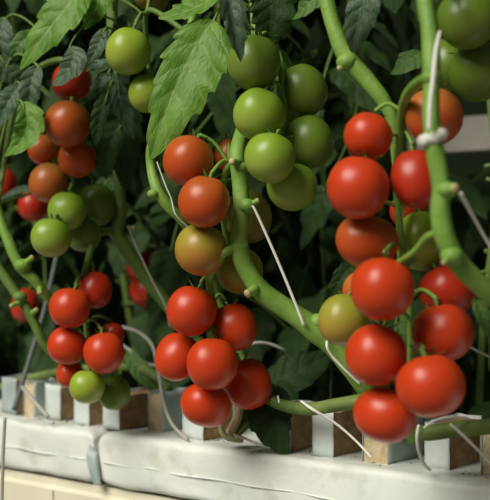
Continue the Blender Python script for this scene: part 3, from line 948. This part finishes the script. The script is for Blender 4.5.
line('support_stake', 'thin grey stake leaning behind the two diagonal vines', 'stake', [(58, 250, 1.72, 2.2), (44, 312, 1.68, 2.6), (30, 358, 1.64, 2.6), (14, 410, 1.60, 2.6)], 'steel')
line('support_stake', 'dark thin rod standing behind the forked stem and hanging leaf', 'stake', [(331, 330, 1.48, 1.3), (331, 380, 1.46, 1.3), (330, 425, 1.45, 1.3)], 'steel')

line('support_stake', 'thin grey rod standing upright before the far slab at the frame edge', 'stake', [(5, 418, 1.46, 1.8), (3, 460, 1.46, 1.8), (1, 540, 1.46, 1.8)], 'tube')
rc = random.Random(5)
mb = MB()
for k in range(420):
    u_ = rc.uniform(-0.33, 0.62)
    v_ = 0.045 + abs(rc.gauss(0, 0.012)) * rc.choice((-1, 1, 1))
    r_ = rc.uniform(0.0005, 0.0016) * (1.6 if rc.random() < 0.06 else 1)
    add_ball(mb, R(u_, max(v_, 0.014), TOP + 0.0012), r_, (1, 1, 0.6), 5, 3)
cr = mb.build('soil_crumbs', M['soil'], origin=R(0, 0.05, TOP))
tag(cr, 'scattered brown crumbs lying on the slab round the block bases', 'crumbs')
cr['kind'] = 'stuff'

# pale beam of the house behind the row
bm_ = thing('roof_rail', 'pale horizontal rail glimpsed behind the clipped vine', 'rail', P(470, 135, 2.3))
mb = MB()
a0, a1 = P(408, 154, 2.0), None
dirn = DU * -1
for k, (s0, s1) in enumerate(((0, 2.0),)):
    vs = []
    for s in (s0, s1):
        for (v, z) in ((0, 0), (0.05, 0), (0.05, 0.05), (0, 0.058)):
            vs.append(a0 + dirn * s + DV * v + Vector((0, 0, z)))
    mb.add(vs, [(0, 1, 5, 4), (1, 2, 6, 5), (2, 3, 7, 6), (3, 0, 4, 7), (0, 3, 2, 1), (4, 5, 6, 7)])
mb.build('rail_body', M['beam'], bm_, smooth=False)
mb = MB()
p0 = a0 + dirn * 1.6 + DV * 0.025
add_tube(mb, [Vector((p0.x, p0.y, 0)), p0 - Vector((0, 0, 0.0005))], [0.02, 0.02], raw=True)
mb.build('rail_post', M['steel'], bm_)

# ---------------------------------------------------------------- leaves one can single out
# on the forked vine
px_leaf(v1, [(214, 20, 1.30), (181, 76, 1.285), (150, 160, 1.285)], 44, 26, 'leafb', 0.15, 0.5, 6, 0.26, 3, (-0.15, 0, 0.3), stalk=[(254, 30, 1.33, 3), (224, 8, 1.31, 2.6)], peak=0.42)
px_leaf(v1, [(220, -8, 1.31), (190, 10, 1.30), (158, 18, 1.30)], 13, 17, 'leafb', 0.3, 0.3, 5, 0.3, 8, (0, 0, 0.5), stalk=[(254, 10, 1.33, 3)])
px_leaf(v1, [(228, -22, 1.20), (231, 15, 1.19), (241, 62, 1.19)], 17, 13, 'leafg', 0.5, 0.7, 6, 0.3, 11, (0.2, 0, 0.1), stalk=[(254, -10, 1.30, 3)])
px_leaf(v1, [(262, -20, 1.28), (272, 12, 1.27), (262, 52, 1.29)], 26, 24, 'leafd', 0.3, 0.3, 5, 0.3, 13, stalk=[(254, 10, 1.34, 3)])
px_leaf(v1, [(324, -14, 1.22), (308, 5, 1.21), (292, 20, 1.23)], 12, 15, 'leafm', 0.3, 0.4, 4, 0.25, 15, (0, 0, 0.4), stalk=[(254, 20, 1.34, 2.5), (270, -30, 1.27, 2.5)])
# on the dim vine
px_leaf(v3, [(84, -12, 1.40), (58, 18, 1.39), (20, 70, 1.40)], 26, 24, 'leafb', 0.2, 0.35, 5, 0.26, 21, (-0.1, 0, 0.35), stalk=[(114, 10, 1.555, 3), (104, -22, 1.46, 2.8)], peak=0.45)
px_leaf(v3, [(92, -16, 1.42), (98, 2, 1.41), (84, 30, 1.42)], 16, 22, 'leafb', 0.4, 0.4, 4, 0.25, 24, (0.1, 0, 0.3), stalk=[(114, -5, 1.555, 2.5)])
px_leaf(v3, [(70, 46, 1.37), (72, 64, 1.36), (52, 86, 1.37)], 15, 13, 'leafg', 0.3, 0.3, 4, 0.12, 27, (0.0, 0, 0.3), stalk=[(114, 20, 1.555, 2.2), (95, 15, 1.42, 1.8), (80, 30, 1.39, 1.6)], peak=0.7)
px_leaf(v3, [(106, 28, 1.39), (98, 46, 1.38), (88, 64, 1.39)], 9, 9, 'leafg', 0.4, 0.4, 4, 0.15, 28, stalk=[(114, 30, 1.555, 2)])
px_leaf(v3, [(110, 50, 1.39), (99, 62, 1.38), (86, 71, 1.39)], 7, 7, 'leafg', 0.3, 0.3, 4, 0.12, 29, (0, 0, 0.3), stalk=[(114, 40, 1.555, 2)], peak=0.7)
px_leaf(v3, [(111, 68, 1.39), (102, 79, 1.38), (89, 88, 1.39)], 8, 7, 'leafg', 0.3, 0.3, 4, 0.12, 30, (0, 0, 0.3), stalk=[(114, 55, 1.555, 2)], peak=0.7)
px_leaf(v3, [(118, 82, 1.42), (122, 108, 1.41), (134, 140, 1.42)], 11, 9, 'leafg', 0.5, 0.4, 5, 0.3, 31, (-0.2, 0, 0.2), stalk=[(114, 65, 1.555, 2)])
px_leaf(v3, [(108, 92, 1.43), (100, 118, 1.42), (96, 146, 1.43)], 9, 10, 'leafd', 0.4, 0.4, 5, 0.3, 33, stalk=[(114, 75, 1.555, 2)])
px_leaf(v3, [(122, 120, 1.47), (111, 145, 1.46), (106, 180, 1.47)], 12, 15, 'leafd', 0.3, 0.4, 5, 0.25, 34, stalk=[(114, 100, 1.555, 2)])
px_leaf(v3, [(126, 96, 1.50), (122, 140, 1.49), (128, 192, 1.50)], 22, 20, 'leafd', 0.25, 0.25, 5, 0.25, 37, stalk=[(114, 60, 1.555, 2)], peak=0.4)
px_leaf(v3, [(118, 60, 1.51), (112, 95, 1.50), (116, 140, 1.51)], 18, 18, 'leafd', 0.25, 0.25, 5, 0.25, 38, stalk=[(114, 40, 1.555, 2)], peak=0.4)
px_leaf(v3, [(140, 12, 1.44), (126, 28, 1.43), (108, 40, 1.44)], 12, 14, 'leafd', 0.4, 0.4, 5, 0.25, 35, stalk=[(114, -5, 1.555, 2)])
# on the upper diagonal vine
px_leaf(v4, [(38, 66, 1.44), (31, 90, 1.43), (31, 121, 1.44)], 12, 12, 'leafg', 0.5, 0.6, 5, 0.15, 41, (-0.1, 0, 0.2), stalk=[(-14, 150, 1.50, 3), (10, 60, 1.47, 2.4)])
px_leaf(v4, [(20, 85, 1.45), (8, 104, 1.44), (-6, 132, 1.45)], 12, 13, 'leafg', 0.5, 0.4, 5, 0.25, 42, stalk=[(-10, 165, 1.50, 3), (12, 90, 1.47, 2)])
px_leaf(v4, [(22, 102, 1.42), (26, 132, 1.41), (4, 156, 1.42)], 18, 13, 'leafb', 0.6, 0.5, 5, 0.25, 43, (0.2, 0, 0.3), stalk=[(-8, 180, 1.49, 3), (10, 110, 1.46, 2.4)])
px_leaf(v4, [(4, 18, 1.50), (2, 46, 1.49), (14, 84, 1.50)], 14, 14, 'leafg', 0.4, 0.4, 5, 0.25, 44, stalk=[(-18, 140, 1.50, 3), (-12, 40, 1.51, 2)])
px_leaf(v4, [(-4, 60, 1.48), (12, 76, 1.47), (26, 88, 1.48)], 16, 12, 'leafd', 0.4, 0.4, 5, 0.25, 45, stalk=[(-16, 150, 1.50, 3)])
px_leaf(v4, [(40, 32, 1.47), (20, 44, 1.46), (16, 62, 1.47)], 10, 10, 'leafm', 0.4, 0.4, 4, 0.25, 46, stalk=[(-17, 130, 1.50, 3), (5, 20, 1.50, 2)])
px_leaf(v4, [(40, 190, 1.66), (20, 190, 1.66), (0, 201, 1.66)], 4, 4, 'leafg', 0.3, 0.3, 3, 0.1, 47, stalk=[(-4, 205, 1.49, 2.5)])
# on the thick vine above the big cluster
px_leaf(v6, [(372, -20, 1.16), (360, 14, 1.15), (352, 54, 1.17)], 18, 15, 'leafg', 0.25, 0.25, 5, 0.06, 51, stalk=[(325, -10, 1.19, 3), (350, -40, 1.17, 3)])
px_leaf(v7, [(423, 52, 1.20), (406, 62, 1.19), (390, 74, 1.20)], 15, 14, 'leafm', 0.15, 0.15, 4, 0.08, 52, (0, 0, 0.6), stalk=[(430, 44, 1.02, 2.5), (431, 48, 1.12, 2)], peak=0.4)
px_leaf(v6, [(356, 264, 1.28), (342, 277, 1.27), (331, 300, 1.28)], 12, 10, 'leafd', 0.4, 0.4, 4, 0.25, 53, stalk=[(402, 250, 1.21, 2)])
px_leaf(v6, [(396, 322, 1.19), (404, 340, 1.18), (408, 362, 1.19)], 11, 9, 'leafm', 0.3, 0.4, 4, 0.25, 54, stalk=[(404, 305, 1.22, 2)])
px_leaf(v7, [(476, 298, 1.06), (484, 318, 1.05), (494, 342, 1.06)], 8, 9, 'leafm', 0.5, 0.5, 4, 0.2, 55, stalk=[(480, 286, 1.01, 2)])
# low leaves by the slab
px_leaf(v8, [(276, 384, 1.375), (274, 418, 1.352), (288, 455, 1.342)], 20, 30, 'leafd', 0.15, 0.25, 5, 0.18, 61, (0, 0, 0.1), stalk=[(268, 398, 1.345, 2.5), (272, 390, 1.37, 2)], peak=0.35)
px_leaf(v8, [(258, 378, 1.47), (290, 376, 1.45), (334, 350, 1.46)], 26, 24, 'leafd', 0.3, 0.3, 5, 0.2, 62, (0, 0, 0.4), stalk=[(266, 396, 1.35, 2)])
px_leaf(v10, [(128, 352, 1.62), (140, 372, 1.60), (160, 392, 1.60)], 11, 9, 'leafm', 0.4, 0.4, 4, 0.25, 63, stalk=[(120, 374, 1.64, 2)])

# ---------------------------------------------------------------- the dense row behind
def compound(seed, L=0.27, n=3):
    rnd = random.Random(seed)
    mb = MB()

    def rp(t):
        return Vector((0.02 * math.sin(t * 3 + seed), L * (t - 0.12 * t * t), 0.03 * t - (0.14 + 0.05 * (seed % 3)) * t * t))
    add_tube(mb, [rp(k / 6) for k in range(7)], [0.0032 - 0.0003 * k for k in range(7)], sides=6, n=3, mi=1)
    k = 0
    for i in range(n + 1):
        t = 0.30 + 0.62 * i / n
        for sd in ((-1, 1) if i < n else (0,)):
            k += 1
            base = rp(t)
            ln = (0.085 + 0.03 * rnd.random()) * (1.15 if sd == 0 else 1) * (0.8 + 0.3 * math.sin(PI * t))
            fw = (rp(min(1, t + 0.05)) - rp(t - 0.05)).normalized()
            d = (Vector((sd * 1.0, 0, 0)) + fw * (0.45 if sd else 1.0) + Vector((0, 0, -0.35 - 0.4 * rnd.random()))).normalized()
            st = base + d * 0.012
            mid = st + d * ln * 0.5 + Vector((0, 0, 0.006))
            tip = st + d * ln + Vector((0, 0, -0.02 - 0.02 * rnd.random()))
            leaflet(mb, st, mid, tip, Vector((rnd.uniform(-.25, .25), rnd.uniform(-.25, .25), 1)), ln * 0.34, ln * 0.34, 0.25, 0.25, 4, 0.3, seed * 31 + k, nt=18, ns=3, ripple=0.08)
    return mb


LV = []
for i in range(6):
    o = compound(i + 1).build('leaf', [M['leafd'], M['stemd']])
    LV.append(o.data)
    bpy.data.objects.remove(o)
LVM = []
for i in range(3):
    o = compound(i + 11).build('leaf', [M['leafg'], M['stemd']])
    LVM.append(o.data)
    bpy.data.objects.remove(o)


def px_in(p):
    x, y = 245 + F * p.x / p.y, 250 - F * (p.z - H) / p.y
    return 425 < x < 520 and 112 < y < 156


def back_plant(u, v, nleaf, label, zlo=0.80, zhi=1.95, vmin=0.17, vcan=0.05, seed=0, group='tomato plants filling the row behind the fruit', base=TOP):
    rnd = random.Random(seed)
    root = thing('tomato_plant', label, 'tomato plant', R(u, v, base), group)
    mb = MB()
    add_tube(mb, [R(u + 0.02 * math.sin(k * 1.7 + seed), v + 0.015 * math.cos(k * 2.1), base + (zhi + 0.1 - base) * k / 8) for k in range(9)], [0.006] * 9, sides=8, n=4)
    mb.build('stem', M['stemd'], root)
    placed, tries = 0, 0
    while placed < nleaf and tries < nleaf * 14:
        tries += 1
        z = zlo + (zhi - zlo) * (placed + rnd.random()) / nleaf
        az = rnd.uniform(0, 2 * PI)
        sc = rnd.uniform(0.75, 1.15)
        pit = rnd.uniform(-0.7, 0.25) if z < 1.28 else rnd.uniform(-0.2, 0.3)
        m = Matrix.Rotation(az, 4, 'Z') @ Matrix.Rotation(pit, 4, 'X') @ Matrix.Rotation(rnd.uniform(-.4, .4), 4, 'Y') @ Matrix.Diagonal((sc, sc, sc, 1))
        org = R(u, v, z)
        tip = org + (m @ Vector((0, 0.27, -0.10)))
        low = tip.z < 1.27
        vv = min(uv_of(tip)[1], uv_of(org + (m @ Vector((0.09, 0.2, -0.08))))[1], uv_of(org + (m @ Vector((-0.09, 0.2, -0.08))))[1])
        if vv < (vmin if low else vcan):
            continue
        data = rnd.choice(LV)
        m4 = Matrix.Translation(org) @ m
        if any(px_in(m4 @ data.vertices[k].co) for k in range(0, len(data.vertices), 6)):
            continue
        if low and tip.z < TOP + 0.09 and vv < 0.2:
            continue
        o = bpy.data.objects.new('leaf', data)
        COL.objects.link(o)
        o.parent = root
        o.location = org - root.location
        o.rotation_euler = m.to_euler()
        o.scale = (sc, sc, sc)
        placed += 1
    return root


PL = ['dark leafy tomato plant behind the dim green tomatoes of the clipped vine', 'dark leafy tomato plant behind the big red cluster', 'dark leafy tomato plant behind the green cluster',
      'dark leafy tomato plant behind the forked vine', 'dark leafy tomato plant behind the orange-red tomatoes', 'dark leafy tomato plant behind the arched stalk of the small cluster',
      'dark leafy tomato plant behind the mixed cluster', 'dark leafy tomato plant behind the two diagonal vines', 'dark leafy tomato plant behind the thin grey stake']
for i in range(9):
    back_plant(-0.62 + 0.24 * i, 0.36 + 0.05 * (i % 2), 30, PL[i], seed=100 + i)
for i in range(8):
    back_plant(-0.9 + 0.34 * i, 0.95 + 0.08 * (i % 2), 30, 'dark tomato plant of the next row, nothing but shaded leaves showing', zlo=0.35, zhi=1.9, vmin=0.6, vcan=0.6, seed=300 + i, group='tomato plants of the next row', base=0.0)

# ---------------------------------------------------------------- light
w = bpy.data.worlds.new('World')
SC.world = w
w.use_nodes = True
bg = w.node_tree.nodes['Background']
bg.inputs['Color'].default_value = (1.0, 0.98, 0.92, 1)
bg.inputs['Strength'].default_value = 0.065

sd = bpy.data.lights.new('sun', 'SUN')
sd.energy = 3.8
sd.angle = math.radians(35)
sd.color = (1.0, 0.95, 0.83)
so = bpy.data.objects.new('sun', sd)
COL.objects.link(so)
src = Vector((-0.62, -0.60, 0.80))
so.rotation_euler = src.to_track_quat('Z', 'Y').to_euler()
so.location = src * 4

cam = bpy.data.cameras.new('camera')
cam.sensor_width = 36
cam.sensor_fit = 'AUTO'
cam.lens = 36 * F / 500
cam.dof.use_dof = True
cam.dof.focus_distance = 1.28
cam.dof.aperture_fstop = 4.8
cam.clip_start = 0.05
co = bpy.data.objects.new('camera', cam)
COL.objects.link(co)
co.location = CAM
co.rotation_euler = (PI / 2, 0, 0)
SC.camera = co

SC.view_settings.view_transform = 'Standard'
SC.view_settings.look = 'None'
SC.view_settings.gamma = 1
SC.view_settings.use_curve_mapping = False
SC.view_settings.exposure = 0.0
